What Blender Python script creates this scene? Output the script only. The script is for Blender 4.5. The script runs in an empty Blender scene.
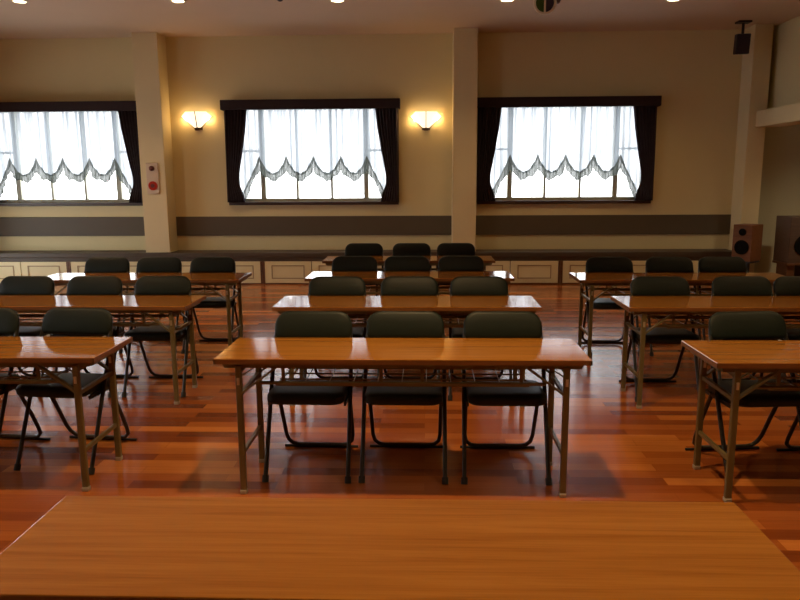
import bpy, bmesh, math, random
from mathutils import Vector, Matrix
random.seed(4)
PI = math.pi
S = bpy.context.scene
COL = S.collection

# ------------------------------------------------------------------ materials
def lin(c):
    return tuple((x / 12.92 if x <= .04045 else ((x + .055) / 1.055) ** 2.4) for x in c)

def mat(name, color, rough=.5, metal=0., noise=0., nscale=8., bump=0., bscale=60., spec=.5, stretch=(1, 1, 1), coat=0.):
    m = bpy.data.materials.new(name); m.use_nodes = True
    nt = m.node_tree; N = nt.nodes; L = nt.links
    b = N['Principled BSDF']
    b.inputs['Base Color'].default_value = (*color, 1)
    b.inputs['Roughness'].default_value = rough
    b.inputs['Metallic'].default_value = metal
    b.inputs['Specular IOR Level'].default_value = spec
    b.inputs['Coat Weight'].default_value = coat
    tc = N.new('ShaderNodeTexCoord'); mp = N.new('ShaderNodeMapping')
    mp.inputs['Scale'].default_value = stretch
    L.new(tc.outputs['Object'], mp.inputs['Vector'])
    if noise:
        n = N.new('ShaderNodeTexNoise'); n.inputs['Scale'].default_value = nscale; n.inputs['Detail'].default_value = 4
        L.new(mp.outputs[0], n.inputs['Vector'])
        mx = N.new('ShaderNodeMixRGB')
        mx.inputs[1].default_value = (*[x * (1 - noise) for x in color], 1)
        mx.inputs[2].default_value = (*[min(1, x * (1 + noise)) for x in color], 1)
        L.new(n.outputs['Fac'], mx.inputs[0]); L.new(mx.outputs[0], b.inputs['Base Color'])
    if bump:
        n2 = N.new('ShaderNodeTexNoise'); n2.inputs['Scale'].default_value = bscale
        L.new(mp.outputs[0], n2.inputs['Vector'])
        bp = N.new('ShaderNodeBump'); bp.inputs['Strength'].default_value = bump; bp.inputs['Distance'].default_value = .003
        L.new(n2.outputs['Fac'], bp.inputs['Height']); L.new(bp.outputs[0], b.inputs['Normal'])
    return m

def emis(name, color, strength):
    m = bpy.data.materials.new(name); m.use_nodes = True
    b = m.node_tree.nodes['Principled BSDF']
    b.inputs['Base Color'].default_value = (*color, 1)
    b.inputs['Emission Color'].default_value = (*color, 1)
    b.inputs['Emission Strength'].default_value = strength
    return m

def wood_grain(name, c1, c2, rough, gx=1.2, gy=28., spec=.5):
    """wood grain running along local X"""
    m = bpy.data.materials.new(name); m.use_nodes = True
    nt = m.node_tree; N = nt.nodes; L = nt.links; b = N['Principled BSDF']
    tc = N.new('ShaderNodeTexCoord'); mp = N.new('ShaderNodeMapping')
    mp.inputs['Scale'].default_value = (gx, gy, gy)
    L.new(tc.outputs['Object'], mp.inputs['Vector'])
    n = N.new('ShaderNodeTexNoise'); n.inputs['Scale'].default_value = 1.6; n.inputs['Detail'].default_value = 6
    n.inputs['Roughness'].default_value = .6; n.inputs['Distortion'].default_value = .6
    L.new(mp.outputs[0], n.inputs['Vector'])
    mp2 = N.new('ShaderNodeMapping'); mp2.inputs['Scale'].default_value = (gx * 3, gy * 6, gy * 6)
    L.new(tc.outputs['Object'], mp2.inputs['Vector'])
    n2 = N.new('ShaderNodeTexNoise'); n2.inputs['Scale'].default_value = 1.5; n2.inputs['Detail'].default_value = 3
    L.new(mp2.outputs[0], n2.inputs['Vector'])
    ad = N.new('ShaderNodeMath'); ad.operation = 'MULTIPLY_ADD'; ad.inputs[1].default_value = .35
    L.new(n2.outputs['Fac'], ad.inputs[0])
    sc = N.new('ShaderNodeMath'); sc.operation = 'MULTIPLY'; sc.inputs[1].default_value = .75
    L.new(n.outputs['Fac'], sc.inputs[0]); L.new(sc.outputs[0], ad.inputs[2])
    r = N.new('ShaderNodeValToRGB')
    r.color_ramp.elements[0].position = .38; r.color_ramp.elements[0].color = (*c1, 1)
    r.color_ramp.elements[1].position = .66; r.color_ramp.elements[1].color = (*c2, 1)
    L.new(ad.outputs[0], r.inputs[0]); L.new(r.outputs[0], b.inputs['Base Color'])
    b.inputs['Roughness'].default_value = rough
    b.inputs['Specular IOR Level'].default_value = spec
    if rough < .1:
        b.inputs['Coat Weight'].default_value = .1; b.inputs['Coat Roughness'].default_value = .08
    return m

def floor_mat():
    m = bpy.data.materials.new('floor_planks'); m.use_nodes = True
    nt = m.node_tree; N = nt.nodes; L = nt.links; b = N['Principled BSDF']
    tc = N.new('ShaderNodeTexCoord')
    br = N.new('ShaderNodeTexBrick')
    br.offset = .37; br.offset_frequency = 2; br.squash = 1
    br.inputs['Color1'].default_value = (0, 0, 0, 1); br.inputs['Color2'].default_value = (1, 1, 1, 1)
    br.inputs['Mortar'].default_value = (.3, .3, .3, 1)
    br.inputs['Scale'].default_value = 1.0; br.inputs['Mortar Size'].default_value = .0012
    br.inputs['Bias'].default_value = 0.; br.inputs['Brick Width'].default_value = .76; br.inputs['Row Height'].default_value = .09
    L.new(tc.outputs['Object'], br.inputs['Vector'])
    ramp = N.new('ShaderNodeValToRGB'); e = ramp.color_ramp.elements
    e[0].position = 0; e[0].color = (.19, .046, .011, 1)
    e[1].position = 1; e[1].color = (.60, .215, .045, 1)
    k = e.new(.35); k.color = (.33, .085, .016, 1)
    k = e.new(.75); k.color = (.43, .13, .025, 1)
    L.new(br.outputs['Color'], ramp.inputs[0])
    mp = N.new('ShaderNodeMapping'); mp.inputs['Scale'].default_value = (1.5, 40, 1)
    L.new(tc.outputs['Object'], mp.inputs['Vector'])
    n = N.new('ShaderNodeTexNoise'); n.inputs['Scale'].default_value = 1.5; n.inputs['Detail'].default_value = 5
    L.new(mp.outputs[0], n.inputs['Vector'])
    r2 = N.new('ShaderNodeValToRGB')
    r2.color_ramp.elements[0].position = .3; r2.color_ramp.elements[0].color = (.82, .78, .75, 1)
    r2.color_ramp.elements[1].position = .7; r2.color_ramp.elements[1].color = (1, 1, 1, 1)
    L.new(n.outputs['Fac'], r2.inputs[0])
    mx = N.new('ShaderNodeMixRGB'); mx.blend_type = 'MULTIPLY'; mx.inputs[0].default_value = 1
    L.new(ramp.outputs[0], mx.inputs[1]); L.new(r2.outputs[0], mx.inputs[2])
    L.new(mx.outputs[0], b.inputs['Base Color'])
    b.inputs['Roughness'].default_value = .17
    b.inputs['Specular IOR Level'].default_value = .5
    n3 = N.new('ShaderNodeTexNoise'); n3.inputs['Scale'].default_value = 9; n3.inputs['Detail'].default_value = 2
    L.new(mp.outputs[0], n3.inputs['Vector'])
    bp = N.new('ShaderNodeBump'); bp.inputs['Strength'].default_value = .10; bp.inputs['Distance'].default_value = .004
    hm = N.new('ShaderNodeMath'); hm.operation = 'MULTIPLY_ADD'; hm.inputs[1].default_value = .5
    L.new(br.outputs['Color'], hm.inputs[0]); L.new(n3.outputs['Fac'], hm.inputs[2])
    L.new(hm.outputs[0], bp.inputs['Height']); L.new(bp.outputs[0], b.inputs['Normal'])
    return m

def sheer_mat(name, transp, color, streak):
    m = bpy.data.materials.new(name); m.use_nodes = True
    nt = m.node_tree; N = nt.nodes; L = nt.links
    for n in list(N): N.remove(n)
    out = N.new('ShaderNodeOutputMaterial')
    gath = name.startswith('gath')
    tr = N.new('ShaderNodeBsdfTransparent'); tl = N.new('ShaderNodeBsdfTranslucent'); df = N.new('ShaderNodeBsdfDiffuse')
    tl.inputs['Color'].default_value = (*color, 1); df.inputs['Color'].default_value = (*color, 1)
    a = N.new('ShaderNodeMixShader'); a.inputs[0].default_value = .45
    L.new(tl.outputs[0], a.inputs[1]); L.new(df.outputs[0], a.inputs[2])
    tc = N.new('ShaderNodeTexCoord'); mp = N.new('ShaderNodeMapping'); mp.inputs['Scale'].default_value = (34, .1, 4) if gath else (16, .1, .35)
    L.new(tc.outputs['Object'], mp.inputs['Vector'])
    n = N.new('ShaderNodeTexNoise'); n.inputs['Scale'].default_value = 1.3; n.inputs['Detail'].default_value = 3
    L.new(mp.outputs[0], n.inputs['Vector'])
    mr = N.new('ShaderNodeMapRange'); mr.inputs[1].default_value = .34; mr.inputs[2].default_value = .60
    mr.inputs[3].default_value = max(0, transp - streak); mr.inputs[4].default_value = min(1, transp + streak)
    L.new(n.outputs['Fac'], mr.inputs[0])
    mix = N.new('ShaderNodeMixShader')
    L.new(mr.outputs[0], mix.inputs[0]); L.new(a.outputs[0], mix.inputs[1]); L.new(tr.outputs[0], mix.inputs[2])
    L.new(mix.outputs[0], out.inputs[0])
    return m

def glass_mat(name, tint=(1, 1, 1), gl=.06):
    m = bpy.data.materials.new(name); m.use_nodes = True
    nt = m.node_tree; N = nt.nodes; L = nt.links
    for n in list(N): N.remove(n)
    out = N.new('ShaderNodeOutputMaterial'); tr = N.new('ShaderNodeBsdfTransparent'); g = N.new('ShaderNodeBsdfGlossy')
    tr.inputs[0].default_value = (*tint, 1); g.inputs['Roughness'].default_value = .03
    mix = N.new('ShaderNodeMixShader'); mix.inputs[0].default_value = gl
    L.new(tr.outputs[0], mix.inputs[1]); L.new(g.outputs[0], mix.inputs[2]); L.new(mix.outputs[0], out.inputs[0])
    return m

M = dict(
    wall=mat('cream_wall_paper', (.71, .62, .35), .75, noise=.03, nscale=3, bump=.12, bscale=90),
    ceil=mat('ceiling_paper', (.66, .52, .37), .8, noise=.03, nscale=2, bump=.1, bscale=60),
    pillar=mat('pillar_paper', (.71, .61, .36), .75, noise=.03, nscale=3, bump=.12, bscale=90),
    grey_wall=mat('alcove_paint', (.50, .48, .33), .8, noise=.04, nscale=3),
    rail=mat('wainscot_board', (.098, .076, .048), .6, noise=.08, nscale=5),
    bench=mat('bench_vinyl', (.070, .050, .030), .5, noise=.1, nscale=6, bump=.1, bscale=40),
    cabinet=mat('cabinet_paint', (.78, .71, .42), .5, noise=.03, nscale=4),
    darkwood=wood_grain('dark_brown_wood', (.09, .038, .015), (.15, .065, .025), .45),
    top=wood_grain('teak_laminate', (.29, .112, .014), (.42, .18, .027), .085, gx=.9, gy=20, spec=.55),
    edge=wood_grain('tabletop_edge', (.17, .07, .018), (.24, .10, .028), .4),
    steel=mat('beige_painted_steel', (.15, .122, .048), .38, noise=.06, nscale=12),
    bolt=mat('bright_latch', (.7, .66, .5), .3, metal=.6, noise=.05),
    cap=mat('pale_foot_cap', (.4, .37, .3), .5, noise=.05),
    vinyl=mat('dark_green_vinyl', (.006, .0135, .0105), .5, noise=.15, nscale=10, bump=.1, bscale=70, spec=.3),
    tube=mat('dark_grey_tube', (.028, .027, .022), .3, noise=.1, nscale=10, metal=.3),
    rubber=mat('rubber', (.015, .015, .014), .7, noise=.1),
    pelmet=mat('maroon_velvet', (.018, .006, .008), .8, noise=.2, nscale=12),
    drape=mat('dark_drape', (.024, .014, .022), .85, noise=.2, nscale=14, bump=.3, bscale=120),
    casing=mat('window_casing', (.05, .026, .016), .45, noise=.15, nscale=8),
    alu=mat('window_aluminium', (.48, .48, .36), .4, noise=.04, nscale=8),
    brass=mat('dark_brass', (.10, .06, .022), .4, metal=.5, noise=.1),
    black=mat('black_plastic', (.012, .012, .014), .5, noise=.1),
    spk=wood_grain('speaker_veneer', (.15, .058, .022), (.22, .09, .034), .5, spec=.2),
    spkdark=wood_grain('dark_speaker_veneer', (.075, .045, .03), (.11, .066, .045), .5),
    cone=mat('speaker_cone', (.006, .006, .005), .8, noise=.2, spec=.1),
    ring=mat('trim_ring', (.75, .68, .50), .5, noise=.03),
    mould=mat('moulding_paint', (.38, .28, .14), .5, noise=.05),
    plate=mat('alarm_plate', (.6, .48, .34), .5, noise=.03),
    red=mat('alarm_red', (.42, .030, .012), .6, spec=.1, noise=.05),
    redd=mat('alarm_lamp_red', (.13, .02, .01), .5, noise=.05),
    green=mat('green_lens', (.03, .10, .015), .2, noise=.2),
    dark_lens=mat('dark_lens', (.03, .025, .05), .2, noise=.2),
    shade=emis('lit_frosted_glass', (1.0, .86, .62), 1.0),
    bulb=emis('bulb', (1.0, .72, .38), 4),
    down=emis('downlight_lens', (1.0, .82, .55), 7),
    floor=floor_mat(), sheer=sheer_mat('sheer_net', .135, (.30, .335, .375), .125),
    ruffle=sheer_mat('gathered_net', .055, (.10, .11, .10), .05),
    glass=glass_mat('window_glass'),
)

# ------------------------------------------------------------------ mesh helpers
class MB:
    def __init__(self): self.bm = bmesh.new()
    def _xf(self, vs, Mx):
        if Mx is not None: bmesh.ops.transform(self.bm, matrix=Mx, verts=vs)
    def box(self, x0, x1, y0, y1, z0, z1, Mx=None, bev=0.):
        r = bmesh.ops.create_cube(self.bm, size=1); vs = r['verts']
        bmesh.ops.transform(self.bm, matrix=Matrix.Translation(((x0+x1)/2, (y0+y1)/2, (z0+z1)/2)) @ Matrix.Diagonal((x1-x0, y1-y0, z1-z0, 1)), verts=vs)
        if bev:
            es = list({e for v in vs for e in v.link_edges})
            r2 = bmesh.ops.bevel(self.bm, geom=es, offset=bev, segments=2, affect='EDGES', profile=.5)
            vs = r2['verts']
            # all verts of the island
            vs = list({v for f in r2['faces'] for v in f.verts})
        self._xf(vs, Mx); return self
    def tube(self, pts, r, n=8, closed=False, caps=True):
        pts = [Vector(p) for p in pts]; rings = []; m = len(pts)
        up = None
        for i, p in enumerate(pts):
            a = pts[i-1] if (i > 0 or closed) else p
            b = pts[(i+1) % m] if (i < m-1 or closed) else p
            t = (b - a).normalized()
            if up is None:
                up = t.orthogonal().normalized()
            up = (up - t * up.dot(t)).normalized()
            s = t.cross(up)
            rings.append([self.bm.verts.new(p + (up*math.cos(2*PI*k/n) + s*math.sin(2*PI*k/n)) * r) for k in range(n)])
        for i in range(m if closed else m-1):
            A, B = rings[i], rings[(i+1) % m]
            for k in range(n): self.bm.faces.new((A[k], A[(k+1) % n], B[(k+1) % n], B[k]))
        if caps and not closed:
            self.bm.faces.new(list(reversed(rings[0]))); self.bm.faces.new(rings[-1])
        return self
    def sqtube(self, p, q, w, d=None):
        """square bar from p to q"""
        d = d or w; p = Vector(p); q = Vector(q); t = q - p; L_ = t.length
        rot = t.to_track_quat('Z', 'Y').to_matrix().to_4x4()
        r = bmesh.ops.create_cube(self.bm, size=1)
        bmesh.ops.transform(self.bm, matrix=Matrix.Translation((p+q)/2) @ rot @ Matrix.Diagonal((w, d, L_, 1)), verts=r['verts'])
        return self
    def cyl(self, c, r, h, axis='Z', n=20, r2=None):
        res = bmesh.ops.create_cone(self.bm, cap_ends=True, segments=n, radius1=r, radius2=r if r2 is None else r2, depth=h)
        R_ = {'Z': Matrix.Identity(4), 'X': Matrix.Rotation(PI/2, 4, 'Y'), 'Y': Matrix.Rotation(PI/2, 4, 'X')}[axis]
        bmesh.ops.transform(self.bm, matrix=Matrix.Translation(c) @ R_, verts=res['verts']); return self
    def sphere(self, c, r, sc=(1, 1, 1), n=16):
        res = bmesh.ops.create_uvsphere(self.bm, u_segments=n, v_segments=max(6, n//2), radius=r)
        bmesh.ops.transform(self.bm, matrix=Matrix.Translation(c) @ Matrix.Diagonal((*sc, 1)), verts=res['verts']); return self
    def slab(self, w, d, t, rc, rf, Mx=None, bend=0., seg=6, soft=.012):
        """rounded cushion: w along X, d along Y, thickness t along Z. rc corner radius at +Y, rf at -Y"""
        pts = []
        for (sx, sy, r, a0) in ((1, 1, rc, 0), (-1, 1, rc, PI/2), (-1, -1, rf, PI), (1, -1, rf, 1.5*PI)):
            cx, cy = sx*(w/2-r), sy*(d/2-r)
            for k in range(seg+1):
                a = a0 + k*PI/2/seg
                pts.append((cx + r*math.cos(a), cy + r*math.sin(a)))
        def ring(z, inset):
            out = []
            for x, y in pts:
                f = 1 - inset/(w/2); g = 1 - inset/(d/2)
                xx = x*f; yy = y*g
                out.append(self.bm.verts.new((xx, yy, z + bend*(xx/(w/2))**2)))
            return out
        lv = [(-t/2, soft*1.6), (-t/2+soft*.35, soft*.5), (-t/2+soft, 0), (t/2-soft, 0), (t/2-soft*.35, soft*.45), (t/2, soft*1.5), (t/2+.003, w*.14)]
        rs = [ring(z, i) for z, i in lv]; n = len(pts)
        for A, B in zip(rs, rs[1:]):
            for k in range(n): self.bm.faces.new((A[k], A[(k+1) % n], B[(k+1) % n], B[k]))
        vs = [v for r_ in rs for v in r_]
        self.bm.faces.new(rs[-1]); self.bm.faces.new(list(reversed(rs[0])))
        self._xf(vs, Mx); return self
    def poly(self, pts, thick, direction):
        """thin solid from polygon"""
        d = Vector(direction).normalized() * thick
        a = [self.bm.verts.new(Vector(p)) for p in pts]; b = [self.bm.verts.new(Vector(p) + d) for p in pts]
        self.bm.faces.new(a); self.bm.faces.new(list(reversed(b))); n = len(pts)
        for k in range(n): self.bm.faces.new((a[k], b[k], b[(k+1) % n], a[(k+1) % n]))
        return self
    def build(self, name, m, parent=None, smooth=False, loc=None):
        bmesh.ops.recalc_face_normals(self.bm, faces=self.bm.faces)
        me = bpy.data.meshes.new(name); self.bm.to_mesh(me); self.bm.free()
        me.materials.append(m)
        if smooth:
            for p in me.polygons: p.use_smooth = True
            me.set_sharp_from_angle(angle=math.radians(38))
        o = bpy.data.objects.new(name, me); COL.objects.link(o)
        if parent is not None: o.parent = parent
        if loc: o.location = loc
        return o

def tag(o, label, cat, group=None):
    o['label'] = label; o['category'] = cat
    if group: o['group'] = group
    return o
def empty(name, loc, rz=0.):
    o = bpy.data.objects.new(name, None); COL.objects.link(o); o.location = loc; o.rotation_euler = (0, 0, rz)
    o.empty_display_size = .1
    return o
def struct(o): o['kind'] = 'structure'; return o
def copy_tree(o, parent=None):
    c = o.copy(); COL.objects.link(c)
    if parent is not None: c.parent = parent
    for ch in list(o.children): copy_tree(ch, c)
    return c

# ------------------------------------------------------------------ room shell
YW, CEIL = 10.70, 3.60
XL, XR, YB = -6.85, 4.88, -3.2
XA = 6.6                                     # far side of the alcove on the right
WX = [-5.47, -1.67, 2.06]                    # window centres
WH, Z0, Z1 = 1.24, 1.20, 2.66                # half width, sill, head
TH = .22

struct(MB().box(XL-.2, XA+.2, YB-.2, YW+TH, -.12, 0).build('floor', M['floor']))
struct(MB().box(XL-.2, XR+.12, YB-.2, YW+TH, CEIL, CEIL+.15).build('ceiling', M['ceil']))
b = MB(); edges = [XL-.2] + [v for c in WX for v in (c-WH, c+WH)] + [4.79]
for i in range(0, len(edges), 2): b.box(edges[i], edges[i+1], YW, YW+TH, 0, CEIL)
for c in WX:
    b.box(c-WH, c+WH, YW, YW+TH, 0, Z0); b.box(c-WH, c+WH, YW, YW+TH, Z1, CEIL)
b.box(4.79, XR+.12, YW, YW+TH, 2.44, CEIL)
struct(b.build('wall_back', M['wall']))
# left wall with two unseen windows, added to light the room from that side
ADDED_WIN = [(1.8, 4.6, 1.0, 2.4), (7.0, 9.9, .12, 1.45)]
b = MB(); ys = [YB-.2] + [v for w in ADDED_WIN for v in w[:2]] + [YW]
for i in range(0, len(ys), 2): b.box(XL-.2, XL, ys[i], ys[i+1], 0, CEIL)
for a, c, z0, z1 in ADDED_WIN: b.box(XL-.2, XL, a, c, 0, z0); b.box(XL-.2, XL, a, c, z1, CEIL)
struct(b.build('wall_left', M['wall']))
for n, (a, c, z0, z1) in enumerate(ADDED_WIN):  # out-of-view openings added for daylight, fitted with casing and panes
    w = empty('window_%d' % (n+4), (XL, (a+c)/2, z0)); struct(w); h = (c-a)/2; H = z1-z0; b = MB()
    b.box(-.14, .015, -h, -h+.05, 0, H); b.box(-.14, .015, h-.05, h, 0, H); b.box(-.14, .015, -h+.05, h-.05, 0, .05); b.box(-.14, .015, -h+.05, h-.05, H-.05, H)
    b.box(-.12, -.06, -.025, .025, .05, H-.05)
    struct(b.build('casing', M['casing'], w))
    for s_ in (-1, 1): struct(MB().box(-.095, -.090, min(s_*.025, s_*(h-.05)), max(s_*.025, s_*(h-.05)), .05, H-.05).build('pane', M['glass'], w))
struct(MB().box(XL-.2, XA+.2, YB-.2, YB, 0, CEIL).build('wall_front', M['wall']))
# right: dropped header over the alcove
struct(MB().box(XR, XR+.12, YB, YW, 2.44, CEIL).build('wall_right', M['wall']))
struct(MB().box(4.64, XR+.12, YB, YW-.35, 2.22, 2.44, bev=.01).build('trim_1', M['pillar']))
struct(MB().box(XA, XA+.2, YB, YW, 0, 2.5).build('wall_alcove_side', M['grey_wall']))
struct(MB().box(4.792, XA+.2, YW-.10, YW+TH, 0, 2.438).build('wall_alcove_back', M['grey_wall']))
struct(MB().box(XR+.12, XA+.2, YB, YW-.10, 2.44, 2.6).build('ceiling_alcove', M['ceil']))
# pillars
PX = [(-4.157, -3.79), (.405, .745), (4.54, 4.79)]
for i, (a, c) in enumerate(PX):
    struct(MB().box(a, c, YW-.35, YW, 0, CEIL, bev=.006).build('trim_%d' % (i+2), M['pillar']))
# dark boards along the wall
for i, (a, c) in enumerate([(XL, -4.157), (-3.79, .405), (.745, 4.54)]):
    o = MB().box(a+.002, c-.002, YW-.025, YW, .695, .985, bev=.004).build('wall_guard_board', M['rail'])
    tag(o, ['long dark brown board on the wall, left of the pillar with the fire alarm',
            'long dark brown board on the wall between the two wall lamps, under middle window',
            'long dark brown board on the wall under the right window, ending by loudspeaker'][i], 'wall board', 'dark boards along the back wall')

# windows
for i, cx in enumerate(WX):
    w = empty('window_%d' % (i+1), (cx, YW, Z0)); struct(w)
    H = Z1 - Z0
    b = MB()
    b.box(-WH, -WH+.045, -.03, .1, 0, H); b.box(WH-.045, WH, -.03, .1, 0, H)
    b.box(-WH, WH, -.03, .1, H-.06, H); b.box(-WH-.04, WH+.04, -.06, .1, -.045, 0)
    b.box(-WH-.045, -WH, -.03, 0, -.02, H+.02); b.box(WH, WH+.045, -.03, 0, -.02, H+.02)
    struct(b.build('casing', M['casing'], w))
    b = MB(); X = WH-.045
    b.box(-X, X, .1, .16, 0, .05); b.box(-X, X, .1, .16, H-.1, H-.05)
    for x, hw in ((-.785, .036), (.785, .036), (-.262, .016), (.262, .016), (-X+.02, .02), (X-.02, .02)):
        b.box(x-hw, x+hw, .095, .165, .05, H-.05)
    for s in (-1, 1): b.box(min(s*.82, s*(X-.04)), max(s*.82, s*(X-.04)), .105, .15, .745, .775)
    struct(b.build('window_frame', M['alu'], w))
    for a, c in ((-X+.04, -.821), (-.749, -.278), (-.246, .246), (.278, .749), (.821, X-.04)):
        struct(MB().box(a, c, .127, .131, .05, H-.1).build('pane', M['glass'], w))

names = ['left', 'middle', 'right']
def drape(cx, side, name_i):
    b = MB(); nu, nv = 56, 30; g = []
    outer = 1.285
    # inner edge as half-width by height (fraction 0 top .. 1 bottom)
    prof = [(0, .94), (.25, .98), (.5, 1.04), (.72, 1.10), (.82, 1.10), (.92, 1.04), (1, 1.02)]
    def inner(t):
        for (a, x), (c, y) in zip(prof, prof[1:]):
            if t <= c: return x + (y-x)*(t-a)/(c-a)
        return prof[-1][1]
    for j in range(nv+1):
        t = j/nv; z = 2.63 - t*(2.63-1.2); row = []
        sq = 1 - .5*math.exp(-((t-.80)/.1)**2)
        for k in range(nu+1):
            u = k/nu; x = outer + (inner(t)-outer)*u
            y = -.115 + .032*sq*math.sin(u*2*PI*7 + .6*math.sin(t*3+name_i))*(1-.2*t)
            row.append(b.bm.verts.new((side*x, y, z)))
        g.append(row)
    for j in range(nv):
        for k in range(nu): b.bm.faces.new((g[j][k], g[j][k+1], g[j+1][k+1], g[j+1][k]))
    o = b.build('curtain', M['drape'], None, True, (cx, YW, 0))
    s = o.modifiers.new('t', 'SOLIDIFY'); s.thickness = .006
    tag(o, 'dark heavy curtain drawn to the %s side of the %s window' % ('left' if side < 0 else 'right', names[name_i]), 'curtain', 'dark side curtains')
    return o

def sheer_bottom(x):
    ax = abs(x)
    pk = [-.80, -.395, .01, .42, .81]
    if x < pk[0]: t = min(1, (pk[0]-x)/.26); return 1.80 - .49*t
    if x > pk[-1]: t = min(1, (x-pk[-1])/.26); return 1.80 - .49*t
    for a, c in zip(pk, pk[1:]):
        if x <= c:
            t = (x-a)/(c-a); return 1.82 - .22*(math.sin(PI*t)**.72)
    return 1.6
def sheer(cx, i):
    root = empty('balloon_shade', (cx, YW-.03, 0))
    b = MB(); nu, nv = 260, 18; g = []
    W = 1.17
    def yfold(x, t):
        d = sum(math.exp(-((x-p)/.05)**2) for p in (-.80, -.395, .01, .42, .81))
        return .012*math.sin(x*52 + i*2 + .4*t) + .010*math.sin(x*83+1) * (1-t*.5) + .02*d*t
    for j in range(nv+1):
        t = j/nv; row = []
        for k in range(nu+1):
            x = -W + 2*W*k/nu; zb = sheer_bottom(x)
            z = 2.60 + (zb-2.60)*t
            row.append(b.bm.verts.new((x, yfold(x, t), z)))
        g.append(row)
    for j in range(nv):
        for k in range(nu): b.bm.faces.new((g[j][k], g[j][k+1], g[j+1][k+1], g[j+1][k]))
    b.build('net', M['sheer'], root, True)
    MB().box(-1.19, 1.19, .0, .012, 2.575, 2.605).build('headrail', M['alu'], root)
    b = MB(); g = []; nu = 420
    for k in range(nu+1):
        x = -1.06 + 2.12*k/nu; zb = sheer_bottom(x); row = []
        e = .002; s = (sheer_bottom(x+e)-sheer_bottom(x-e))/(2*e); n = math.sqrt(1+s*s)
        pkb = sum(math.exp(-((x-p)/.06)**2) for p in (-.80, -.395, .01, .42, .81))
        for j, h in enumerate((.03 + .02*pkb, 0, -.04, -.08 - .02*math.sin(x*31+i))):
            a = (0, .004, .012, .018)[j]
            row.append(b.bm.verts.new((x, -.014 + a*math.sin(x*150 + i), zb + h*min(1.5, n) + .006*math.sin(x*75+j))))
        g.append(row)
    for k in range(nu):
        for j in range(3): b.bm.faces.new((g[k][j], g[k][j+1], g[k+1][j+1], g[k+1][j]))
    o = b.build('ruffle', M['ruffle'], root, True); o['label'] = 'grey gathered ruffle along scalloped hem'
    tag(root, 'white sheer net shade with scalloped ruffled hem in the %s window' % names[i], 'sheer curtain', 'sheer balloon shades')
for i, cx in enumerate(WX):
    drape(cx, -1, i); drape(cx, 1, i); sheer(cx, i)
    b = MB(); b.box(-1.31, 1.31, -.2, -.165, 2.555, 2.695, bev=.006); b.box(-1.31, 1.31, -.165, -.002, 2.675, 2.695)
    b.box(-1.31, -1.296, -.165, -.002, 2.555, 2.675); b.box(1.296, 1.31, -.165, -.002, 2.555, 2.675)
    o = b.build('pelmet', M['pelmet'], None, False, (cx, YW, -.015))
    tag(o, 'dark maroon box pelmet above the curtains of the %s window' % names[i], 'pelmet', 'maroon pelmets')

# ------------------------------------------------------------------ bench and cabinets
YC = 10.30
b = MB().box(XL+.01, 4.50, YC-.02, YW-.35-.001, .40, .475, bev=.012)
edges = [XL+.01] + [v for p in PX[:2] for v in (p[0]-.002, p[1]+.002)] + [4.50]
for i in range(0, len(edges), 2): b.box(edges[i], edges[i+1], YW-.352, YW-.002, .40, .473)
b.box(XL+.01, 4.50, YC, YC+.045, .345, .40)
tag(b.build('bench', M['bench']), 'long dark brown padded bench running along the whole back wall', 'bench')
ordn = ['partly cut off at the left edge of photo', 'left of the pillar with the fire alarm', 'right of the alarm pillar foot', 'below the left half of the middle window', 'behind the first middle chairs', 'right of the middle chairs, near the centre pillar', 'below the right window, behind right tables', 'at the right end by loudspeaker']
def cabinet(x0, x1, lab):
    root = empty('bench_cabinet', ((x0+x1)/2, YC, 0)); w = x1-x0; h = w/2
    b = MB(); b.box(-h+.002, h-.002, .02, .045, 0, .343); b.box(-h+.002, -h+.03, -.012, .045, 0, .343); b.box(h-.03, h-.002, -.012, .045, 0, .343)
    b.box(-h+.03, h-.03, .0, .02, 0, .018)
    b.build('body', M['darkwood'], root)
    for s in (-1, 1):
        a, c = (-h+.033, -.006) if s < 0 else (.006, h-.033)
        b = MB(); b.box(a, c, -.006, .016, .02, .341, bev=.003)
        d = b.build('door', M['cabinet'], root)
        b = MB(); i0, i1, z0, z1 = a+.10, c-.10, .085, .285; t = .014
        b.box(i0, i1, -.014, -.005, z0, z0+t); b.box(i0, i1, -.014, -.005, z1-t, z1)
        b.box(i0, i0+t, -.014, -.005, z0+t, z1-t); b.box(i1-t, i1, -.014, -.005, z0+t, z1-t)
        b.build('moulding', M['mould'], d)
    tag(root, lab, 'cabinet', 'cabinets under the wall bench')
labs = ['cream cabinet under the bench at the left edge, far left of photo',
        'cream panelled bench cabinet behind the left column of chairs, left of alarm pillar',
        'cream panelled bench cabinet just right of the alarm pillar foot',
        'cream panelled bench cabinet below the left part of middle window',
        'cream panelled bench cabinet behind the farthest middle table, left of centre pillar',
        'cream panelled bench cabinet below left part of right window, right of middle chairs',
        'cream panelled bench cabinet behind the farthest right table, under right window',
        'cream bench cabinet at the right end beside the wooden loudspeaker']
for k in range(8):
    x0 = -2.4 + 1.46*(k-3); x1 = x0+1.46
    if k == 7: x1 = 4.49
    cabinet(x0+.001, x1-.001, labs[k])

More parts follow.
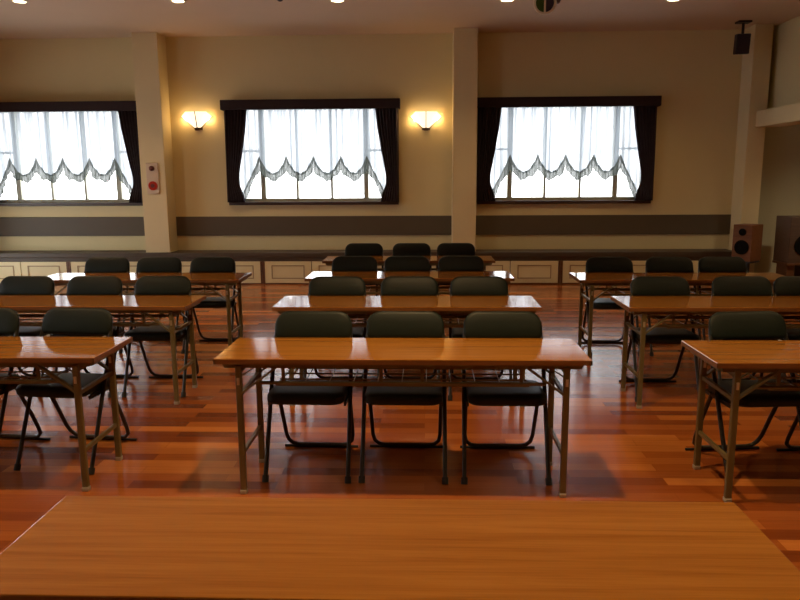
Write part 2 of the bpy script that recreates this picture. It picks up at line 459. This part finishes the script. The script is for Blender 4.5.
# ------------------------------------------------------------------ wall lamps, alarm, downlights, loudspeakers
def sconce(x, y, z, lab, rz=0., power=8):
    r = empty('wall_lamp', (x, y, z), rz)
    k = [(-.235, -.065, .045), (-.155, -.12, .115), (0, -.16, .115), (.155, -.12, .115), (.235, -.065, .045), (.05, -.05, -.115), (0, -.075, -.115), (-.05, -.05, -.115)]
    b = MB(); b.poly([k[2], k[1], k[0], k[7], k[6]], .006, (0, 1, 0)); b.poly([k[2], k[3], k[4], k[5], k[6]], .006, (0, 1, 0))
    s = b.build('shade', M['shade'], r)
    b = MB(); P = [Vector(q) + Vector((0, -.004, 0)) for q in k]
    for a, c, w in ((0, 7, .010), (4, 5, .010), (2, 6, .010), (7, 6, .012), (6, 5, .012)): b.sqtube(P[a], P[c], w)
    b.sqtube(P[0], (-.24, -.01, .045), .008); b.sqtube(P[4], (.24, -.01, .045), .008)
    b.box(-.035, .035, -.09, -.04, -.15, -.11, bev=.008)
    b.build('frame', M['brass'], r)
    MB().box(-.06, .06, -.022, 0, -.14, .06, bev=.006).build('back_plate', M['brass'], r)
    for sx in (-1, 1):
        MB().sphere((sx*.13, -.065, .01), .016).build('bulb', M['bulb'], r, True)
        ld = bpy.data.lights.new('lamp_light', 'POINT'); ld.energy = power/2; ld.color = (1, .60, .24); ld.shadow_soft_size = .02
        lo = bpy.data.objects.new('lamp_light', ld); COL.objects.link(lo); lo.parent = r; lo.location = (sx*.168, -.07, .015)
    tag(r, lab, 'wall lamp', 'wall lamps')
sconce(-3.37, YW, 2.41, 'lit frosted glass wall lamp between alarm pillar and middle window')
sconce(.018, YW, 2.38, 'lit frosted glass wall lamp just left of the centre pillar')

r = empty('fire_alarm', (-3.977, YW-.35, 1.56))
MB().box(-.092, .092, -.018, 0, -.225, .225, bev=.006).build('plate', M['plate'], r)
o = MB().cyl((0, -.03, .145), .036, .03, 'Y').sphere((0, -.045, .145), .03, (1, .6, 1)).build('lamp', M['redd'], r, True); o['label'] = 'small round dark red lamp'
b = MB().cyl((0, -.022, -.105), .066, .012, 'Y', 28)
o = b.build('bell_ring', M['red'], r, True); o['label'] = 'red round disc'
MB().cyl((0, -.034, -.105), .028, .014, 'Y').build('button', M['redd'], r, True)
tag(r, 'cream fire alarm plate with red lamp and red disc on pillar', 'fire alarm')

def downlight(x, y, lab, power, group='recessed ceiling downlights', cone=125):
    r = empty('downlight', (x, y, CEIL))
    b = MB(); n = 24
    R0, R1 = .095, .070; v = []
    for rr, z in ((R0, 0), (R0, -.008), (R1, -.012), (R1, 0)):
        v.append([b.bm.verts.new((rr*math.cos(2*PI*q/n), rr*math.sin(2*PI*q/n), z)) for q in range(n)])
    for A, B in ((0, 1), (1, 2), (2, 3), (3, 0)):
        for q in range(n): b.bm.faces.new((v[A][q], v[A][(q+1) % n], v[B][(q+1) % n], v[B][q]))
    b.build('trim_ring', M['ring'], r, True)
    MB().cyl((0, 0, -.004), .069, .008, 'Z', 24).build('lens', M['down'], r)
    ld = bpy.data.lights.new('downlight_spot', 'SPOT'); ld.energy = power*1.2; ld.color = (1, .63, .29); ld.spot_size = math.radians(cone); ld.spot_blend = .6; ld.shadow_soft_size = .06
    lo = bpy.data.objects.new('downlight_spot', ld); COL.objects.link(lo); lo.parent = r; lo.location = (0, 0, -.02)
    tag(r, lab, 'ceiling light', group)
dl = ['farthest left in the row at top of photo', 'above the alarm pillar, second from left', 'above the middle window, centre of the row', 'just left of the round green ceiling lamp', 'above the right window, farthest right in the row']
for i, x in enumerate([-4.70, -2.87, -1.02, .965, 2.92]):
    downlight(x, 8.5+.09*i, 'lit recessed downlight ' + dl[i], 30)
for x, y, p in ((4.0, 5.4, 40), (-4.3, 6.0, 80), (-.05, 3.1, 185), (-3.2, 3.1, 90), (3.6, 3.1, 50), (2.0, 1.9, 70), (-1.6, .9, 40)):  # unseen downlights; main one follows the table shadows, others added for their light
    downlight(x, y, 'unseen recessed downlight placed to light the room nearer the viewer', p, 'unseen nearer downlights', 140 if p > 200 else 110)

ld = bpy.data.lights.new('alcove_fill_light', 'SPOT'); ld.energy = 45; ld.color = (1, .80, .52); ld.spot_size = math.radians(150); ld.spot_blend = .6; ld.shadow_soft_size = .06  # fill lamp added out of view to brighten the alcove
ar = empty('alcove_fill_lamp', (5.75, 8.4, 2.44))
MB().cyl((0, 0, -.004), .09, .008, 'Z', 24).build('trim_ring', M['ring'], ar); MB().cyl((0, 0, -.010), .07, .004, 'Z', 24).build('lens', M['down'], ar)
lo = bpy.data.objects.new('alcove_fill_light', ld); COL.objects.link(lo); lo.parent = ar; lo.location = (0, 0, -.03)
tag(ar, 'unseen round fill light added in the low ceiling of the side alcove', 'ceiling light')
r = empty('effect_lamp', (1.20, 7.5, CEIL))
b = MB(); b.cyl((0, 0, -.02), .05, .04, 'Z'); b.tube([(0, .02, -.04), (0, .02, -.26)], .01)
b.build('stem', M['ring'], r)
b = MB(); ring_pts = [(.103*math.cos(q*PI/16), 0, -.335+.103*math.sin(q*PI/16)) for q in range(32)]
b.tube(ring_pts, .014, 8, True); b.box(-.009, .009, -.012, .01, -.43, -.24)
b.build('rim', M['ring'], r, True)
for s, mn in ((-1, 'green'), (1, 'dark_lens')):
    pts = [(s*.007, -.004, -.335-.098)] + [(s*max(.007, .098*math.cos(a)), -.004, -.335+.098*math.sin(a)) for a in [(-PI/2+PI*q/12) for q in range(1, 12)]] + [(s*.007, -.004, -.335+.098)]
    o = MB().poly(pts, .03, (0, 1, 0)).build('lens', M[mn], r); o['label'] = 'green half lens' if s < 0 else 'dark purple half lens'
tag(r, 'round hanging ceiling fixture with green half and dark half, at top edge', 'ceiling fixture')
r = empty('ceiling_bracket', (1.43, 7.6, CEIL))
MB().box(-.03, .03, -.03, .03, -.04, 0).box(-.008, .008, -.008, .008, -.25, -.04).build('arm', M['ring'], r)
MB().box(-.045, .03, -.03, .03, -.33, -.24, bev=.01, Mx=Matrix.Rotation(.3, 4, 'Y')).build('head', M['darkwood'], r)
tag(r, 'small brown bracket hanging from ceiling right of round green fixture', 'bracket')
o = MB().cyl((0, 0, -.03), .05, .06, 'Z').sphere((0, 0, -.06), .04).build('ceiling_sensor', M['black'], None, True, (-1.62, 8.3, CEIL))
tag(o, 'tiny black round sensor on the ceiling above the middle window', 'sensor')

r = empty('ceiling_speaker', (4.29, 10.15, CEIL))
MB().box(-.09, .09, -.07, .07, -.025, 0, bev=.008).build('mounting_plate', M['black'], r)
MB().cyl((0, 0, -.10), .018, .16, 'Z').build('stem', M['black'], r)
Rz = Matrix.Translation((0, 0, -.29)) @ Matrix.Rotation(-.15, 4, 'Z') @ Matrix.Rotation(.12, 4, 'X')
c = MB().box(-.088, .088, -.07, .07, -.135, .125, Rz, .012).build('body', M['black'], r)
MB().box(-.076, .076, -.077, -.068, -.12, .11, Rz).build('grille', M['drape'], r)
tag(r, 'small black loudspeaker hanging from the ceiling beside the right pillar', 'loudspeaker')

def speaker(name, x, y, z, w, d, h, rz, m, lab, rings):
    r = empty(name, (x, y, z), rz)
    MB().box(-w/2, w/2, -d/2, d/2, 0, h, bev=.006).build('body', M[m], r)
    for nm, zc, rad in rings:
        b = MB(); n = 28; prof = [(rad, 0), (rad, -.012), (rad*.86, -.014), (rad*.8, -.004), (rad*.3, .0-.003), (rad*.22, -.012), (0.001, -.016)]
        vs = [[b.bm.verts.new((q*math.cos(2*PI*k/n), -d/2 + yy, zc + q*math.sin(2*PI*k/n))) for k in range(n)] for q, yy in prof]
        for A, B in zip(vs, vs[1:]):
            for k in range(n): b.bm.faces.new((A[k], A[(k+1) % n], B[(k+1) % n], B[k]))
        b.build(nm, M['cone'], r, True)
    return tag(r, lab, 'loudspeaker')
speaker('loudspeaker', 4.49, 9.98, .385, .27, .30, .50, -math.radians(50), 'spk', 'small reddish wooden loudspeaker with two black cones beside the right pillar', [('woofer', .19, .10), ('tweeter', .40, .05)])
r = empty('speaker_stand', (4.49, 9.98, 0), -math.radians(50))
MB().box(-.13, .13, -.13, .13, .36, .384, bev=.004).build('top_plate', M['black'], r)
MB().box(-.04, .04, -.04, .04, .03, .36).build('post', M['black'], r)
MB().box(-.15, .15, -.15, .15, 0, .03, bev=.006).build('base', M['black'], r)
tag(r, 'short black stand under the reddish wooden loudspeaker', 'speaker stand')
speaker('loudspeaker', 5.10, 9.85, .382, .42, .36, .62, math.radians(4), 'spkdark', 'large dark brown loudspeaker cut off by the right edge', [('woofer', .24, .14), ('tweeter', .5, .06)])
r = empty('speaker_stand', (5.10, 9.85, 0), math.radians(4))
MB().box(-.22, .22, -.18, .18, .35, .38, bev=.004).build('top_plate', M['darkwood'], r)
for s in (-1, 1): MB().box(s*.13-.05, s*.13+.05, -.13, .13, 0, .35).build('leg', M['darkwood'], r)
tag(r, 'dark wooden stand under the large loudspeaker at right edge', 'speaker stand')

# ------------------------------------------------------------------ folding tables
def make_table():
    root = empty('folding_table', (0, 0, 0))
    MB().box(-.9, .9, -.225, .225, .676, .700, bev=.003).build('tabletop', M['top'], root)
    b = MB()
    for y in (-.2255, .2165): b.box(-.9005, .9005, y, y+.009, .674, .697)
    for s in (-1, 1): b.box(min(s*.892, s*.901), max(s*.892, s*.901), -.2255, .2255, .674, .697)
    b.build('edge_band', M['edge'], root)
    b = MB()
    for y in (-.185, .185): b.box(-.86, .86, y-.012, y+.012, .648, .676)
    for x in (-.86, -.3, .3, .86): b.box(x-.012, x+.012, -.173, .173, .650, .674)
    b.build('under_frame', M['steel'], root)
    # wire shelf
    b = MB()
    for y in (-.15, -.05, .05, .15): b.tube([(-.62, y, .55), (.62, y, .55)], .005, 6)
    for y in (-.155, .155): b.tube([(-.70, y, .562), (.70, y, .562)], .010, 6)
    for k in range(11):
        x = -.6 + .12*k; b.tube([(x, -.155, .556), (x, .155, .556)], .003, 6)
    for x in (-.58, .58):
        for y in (-.155, .155): b.box(x-.008, x+.008, y-.004, y+.004, .555, .655)
    for x in (-.1, .1): b.box(x-.008, x+.008, -.155, -.145, .55, .655)
    b.build('wire_shelf', M['steel'], root)
    for s in (-1, 1):
        for y in (-.19, .19):
            b = MB(); b.box(s*.79-.015, s*.79+.015, y-.013, y+.013, .02, .66, bev=.004)
            lg = b.build('leg', M['steel'], root)
            MB().box(s*.79-.017, s*.79+.017, y-.016, y+.016, 0, .022, bev=.004).build('foot_cap', M['cap'], lg)
            b = MB(); b.box(s*.79-.006, s*.79+.006, y-.019, y-.013, .565, .60)
            b.build('latch', M['bolt'], lg)
            b = MB(); b.sqtube((s*.785, y, .515), (s*.60, y, .655), .024, .010); b.sqtube((s*.785, y+.02*(1 if y < 0 else -1), .60), (s*.70, y+.02*(1 if y < 0 else -1), .655), .010, .006)
            b.build('brace', M['steel'], root)
        MB().sqtube((s*.79, -.177, .51), (s*.79, .177, .51), .018, .02).build('crossbar', M['steel'], root)
        MB().sqtube((s*.79, -.177, .21), (s*.79, .177, .21), .016, .02).build('crossbar', M['steel'], root)
        MB().sqtube((s*.79, -.177, .63), (s*.79, .177, .63), .02, .02).build('upper_crossbar', M['steel'], root)
    return root

# ------------------------------------------------------------------ folding chairs
def make_chair():
    root = empty('folding_chair', (0, 0, 0))
    def arc(c, r, a0, a1, n=6):
        return [(c[0]+r*math.cos(a0+(a1-a0)*k/n), c[1]+r*math.sin(a0+(a1-a0)*k/n)) for k in range(n+1)]
    # front legs run up and back to the seat hinge
    for s in (-1, 1):
        b = MB(); b.tube([(s*.215, -.285, .02), (s*.212, -.095, .44)], .0115, 10)
        lg = b.build('leg', M['tube'], root, True)
        b = MB(); b.tube([(s*.2155, -.292, 0), (s*.215, -.278, .032)], .017, 12)
        b.build('rubber_foot', M['rubber'], lg, True)
    # upper U that carries the backrest
    prof = lambda z: -.095 + (z-.44)*.49 - .012*(z > .6)
    pts = [(-.212, prof(.44), .44), (-.211, prof(.56), .56), (-.208, prof(.66), .66), (-.200, prof(.74), .74), (-.190, prof(.785), .785), (-.165, prof(.802), .802), (-.12, prof(.813), .813), (0, prof(.815), .815)]
    pts += [(-x, y, z) for x, y, z in reversed(pts[:-1])]
    MB().tube(pts, .0115, 10).build('back_frame', M['tube'], root, True)
    # rear U leg
    h = [(-.196, -.02, .41), (-.194, .075, .235), (-.192, .140, .105)]
    h += [(-.184, .165, .06), (-.160, .176, .034), (-.125, .178, .026), (0, .18, .025)]
    h += [(-x, y, z) for x, y, z in reversed(h[:-1])]
    b = MB(); b.tube(h, .0115, 10)
    lg = b.build('rear_leg_frame', M['tube'], root, True)
    b = MB(); b.tube([(-.215, .20, .008), (.215, .20, .008)], .008, 8)
    for s in (-1, 1): b.tube([(s*.12, .178, .02), (s*.12, .20, .01)], .007, 6)
    b.build('floor_bar', M['rubber'], lg, True)
    b = MB(); b.tube([(-.214, -.12, .235), (.214, -.12, .235)], .008, 8)
    # seat rails
    b = MB()
    for s in (-1, 1):
        b.box(s*.198-.006, s*.198+.006, -.22, .05, .392, .412)
        b.cyl((s*.213, -.10, .42), .011, .02, 'X', 10)
    b.box(-.19, .19, -.14, -.12, .392, .405)
    b.build('seat_frame', M['tube'], root)
    b = MB(); b.slab(.40, .35, .062, .05, .06, Matrix.Translation((0, -.12, .437)) @ Matrix.Rotation(math.radians(-2), 4, 'X'), bend=0, soft=.017)
    b.build('seat', M['vinyl'], root, True)
    tilt = math.radians(90-22)
    b = MB(); b.slab(.422, .152, .030, .078, .034, Matrix.Translation((0, prof(.768)-.012, .763)) @ Matrix.Rotation(tilt, 4, 'X'), bend=-.0, soft=.012)
    b.build('backrest', M['vinyl'], root, True)
    b = MB()
    for s in (-1, 1): b.cyl((s*.17, prof(.680)-.004, .680), .008, .03, 'Y', 8)
    o = b.build('bolt', M['bolt'], root)
    return root

T = {  # x, y, rotation in degrees, which
 'F': (-.081, 1.545, 0, 'teak-topped folding table filling the foreground of the photo'),
 'M1': (-.112, 3.477, -.2, 'teak-topped folding table, nearest in the middle column behind the foreground table'),
 'M2': (-.125, 4.854, 0, 'teak-topped folding table, second in the middle column, window light at its left end'),
 'M3': (-.135, 6.223, .1, 'teak-topped folding table, third in the middle column behind the second chairs'),
 'M4': (-.17, 7.521, 0, 'teak-topped folding table farthest back in the middle column'),
 'L1': (-2.502, 3.489, .2, 'teak-topped folding table nearest in left column, cut by the left edge'),
 'L2': (-2.521, 4.874, 0, 'teak-topped folding table, second in the left column'),
 'L3': (-2.488, 6.139, .2, 'teak-topped folding table farthest back in the left column'),
 'R1': (2.249, 3.436, 0, 'teak-topped folding table nearest in right column, cut by the right edge'),
 'R2': (2.243, 4.840, 0, 'teak-topped folding table, second in the right column'),
 'R3': (2.198, 6.11, -.3, 'teak-topped folding table farthest back in the right column')}
proto = make_table()
for i, (k, (x, y, a, lab)) in enumerate(T.items()):
    o = proto if i == 0 else copy_tree(proto)
    o.location = (x, y, 0); o.rotation_euler = (0, 0, math.radians(a))
    if k == 'F': o.scale = (1, 1.03, 1)
    tag(o, lab, 'table', 'folding tables')
where = {'M1': 'nearest middle table', 'M2': 'second middle table', 'M3': 'third middle table', 'M4': 'farthest middle table',
         'L1': 'nearest left table', 'L2': 'second left table', 'L3': 'farthest left table',
         'R1': 'nearest right table', 'R2': 'second right table', 'R3': 'farthest right table'}
CH = {'M1': (3.705, [-.606, -.106, .42]), 'M2': (5.08, [-.645, -.113, .397]), 'M3': (6.458, [-.652, -.163, .335]), 'M4': (7.76, [-.675, -.145, .347]),
      'L1': (3.80, [-2.50, -1.965]), 'L2': (5.12, [-3.00, -2.48, -1.96]), 'L3': (6.40, [-2.96, -2.47, -1.965]),
      'R1': (3.71, [1.725, 2.24]), 'R2': (5.07, [1.70, 2.285, 2.72]), 'R3': (6.35, [1.665, 2.20, 2.67])}
pc = make_chair(); first = True
for k, (y, xs) in CH.items():
    if len(xs) == 3: pos = ['leftmost of three', 'centre one of three', 'rightmost of three']
    elif k == 'L1': pos = ['at photo left edge', 'right-hand one']
    else: pos = ['left-hand one', 'at photo right edge']
    for x, p in zip(xs, pos):
        o = pc if first else copy_tree(pc); first = False
        o.location = (x, y + random.uniform(-.004, .004), 0); o.rotation_euler = (0, 0, math.radians(random.uniform(-1.2, 1.2) - {'L1': 6, 'R1': -5}.get(k, 0)))
        tag(o, 'dark green padded folding chair, %s behind the %s' % (p, where[k]), 'chair', 'folding chairs behind the tables')

# ------------------------------------------------------------------ daylight
W = bpy.data.worlds.new('sky'); S.world = W; W.use_nodes = True
bg = W.node_tree.nodes['Background']; bg.inputs[0].default_value = (.95, .98, 1.0, 1); bg.inputs[1].default_value = 4.2

# ------------------------------------------------------------------ camera
pitch, yaw, roll = math.radians(9.8355), math.radians(2.0378), math.radians(-.34)
xd = Vector((math.cos(yaw), math.sin(yaw), 0)); yd = Vector((-math.sin(yaw), math.cos(yaw), 0)); zd = Vector((0, 0, 1))
F = yd*math.cos(pitch) - zd*math.sin(pitch); D = -(zd*math.cos(pitch) + yd*math.sin(pitch))
R = xd*math.cos(roll) - D*math.sin(roll); D2 = xd*math.sin(roll) + D*math.cos(roll)
cam = bpy.data.cameras.new('camera'); co = bpy.data.objects.new('camera', cam); COL.objects.link(co)
mw = Matrix((R, -D2, -F)).transposed().to_4x4(); mw.translation = (0, 0, 1.5503)
co.matrix_world = mw
cam.sensor_width = 36; cam.lens = 705.27/800*36; cam.clip_start = .05
S.camera = co

S.view_settings.view_transform = 'Standard'; S.view_settings.look = 'None'
S.view_settings.gamma = 1; S.view_settings.use_curve_mapping = False
S.view_settings.exposure = 0.42
S.cycles.use_denoising = True
S.cycles.max_bounces = 8; S.cycles.transparent_max_bounces = 12
S.cycles.sample_clamp_indirect = 6
S.cycles.caustics_reflective = False; S.cycles.caustics_refractive = False
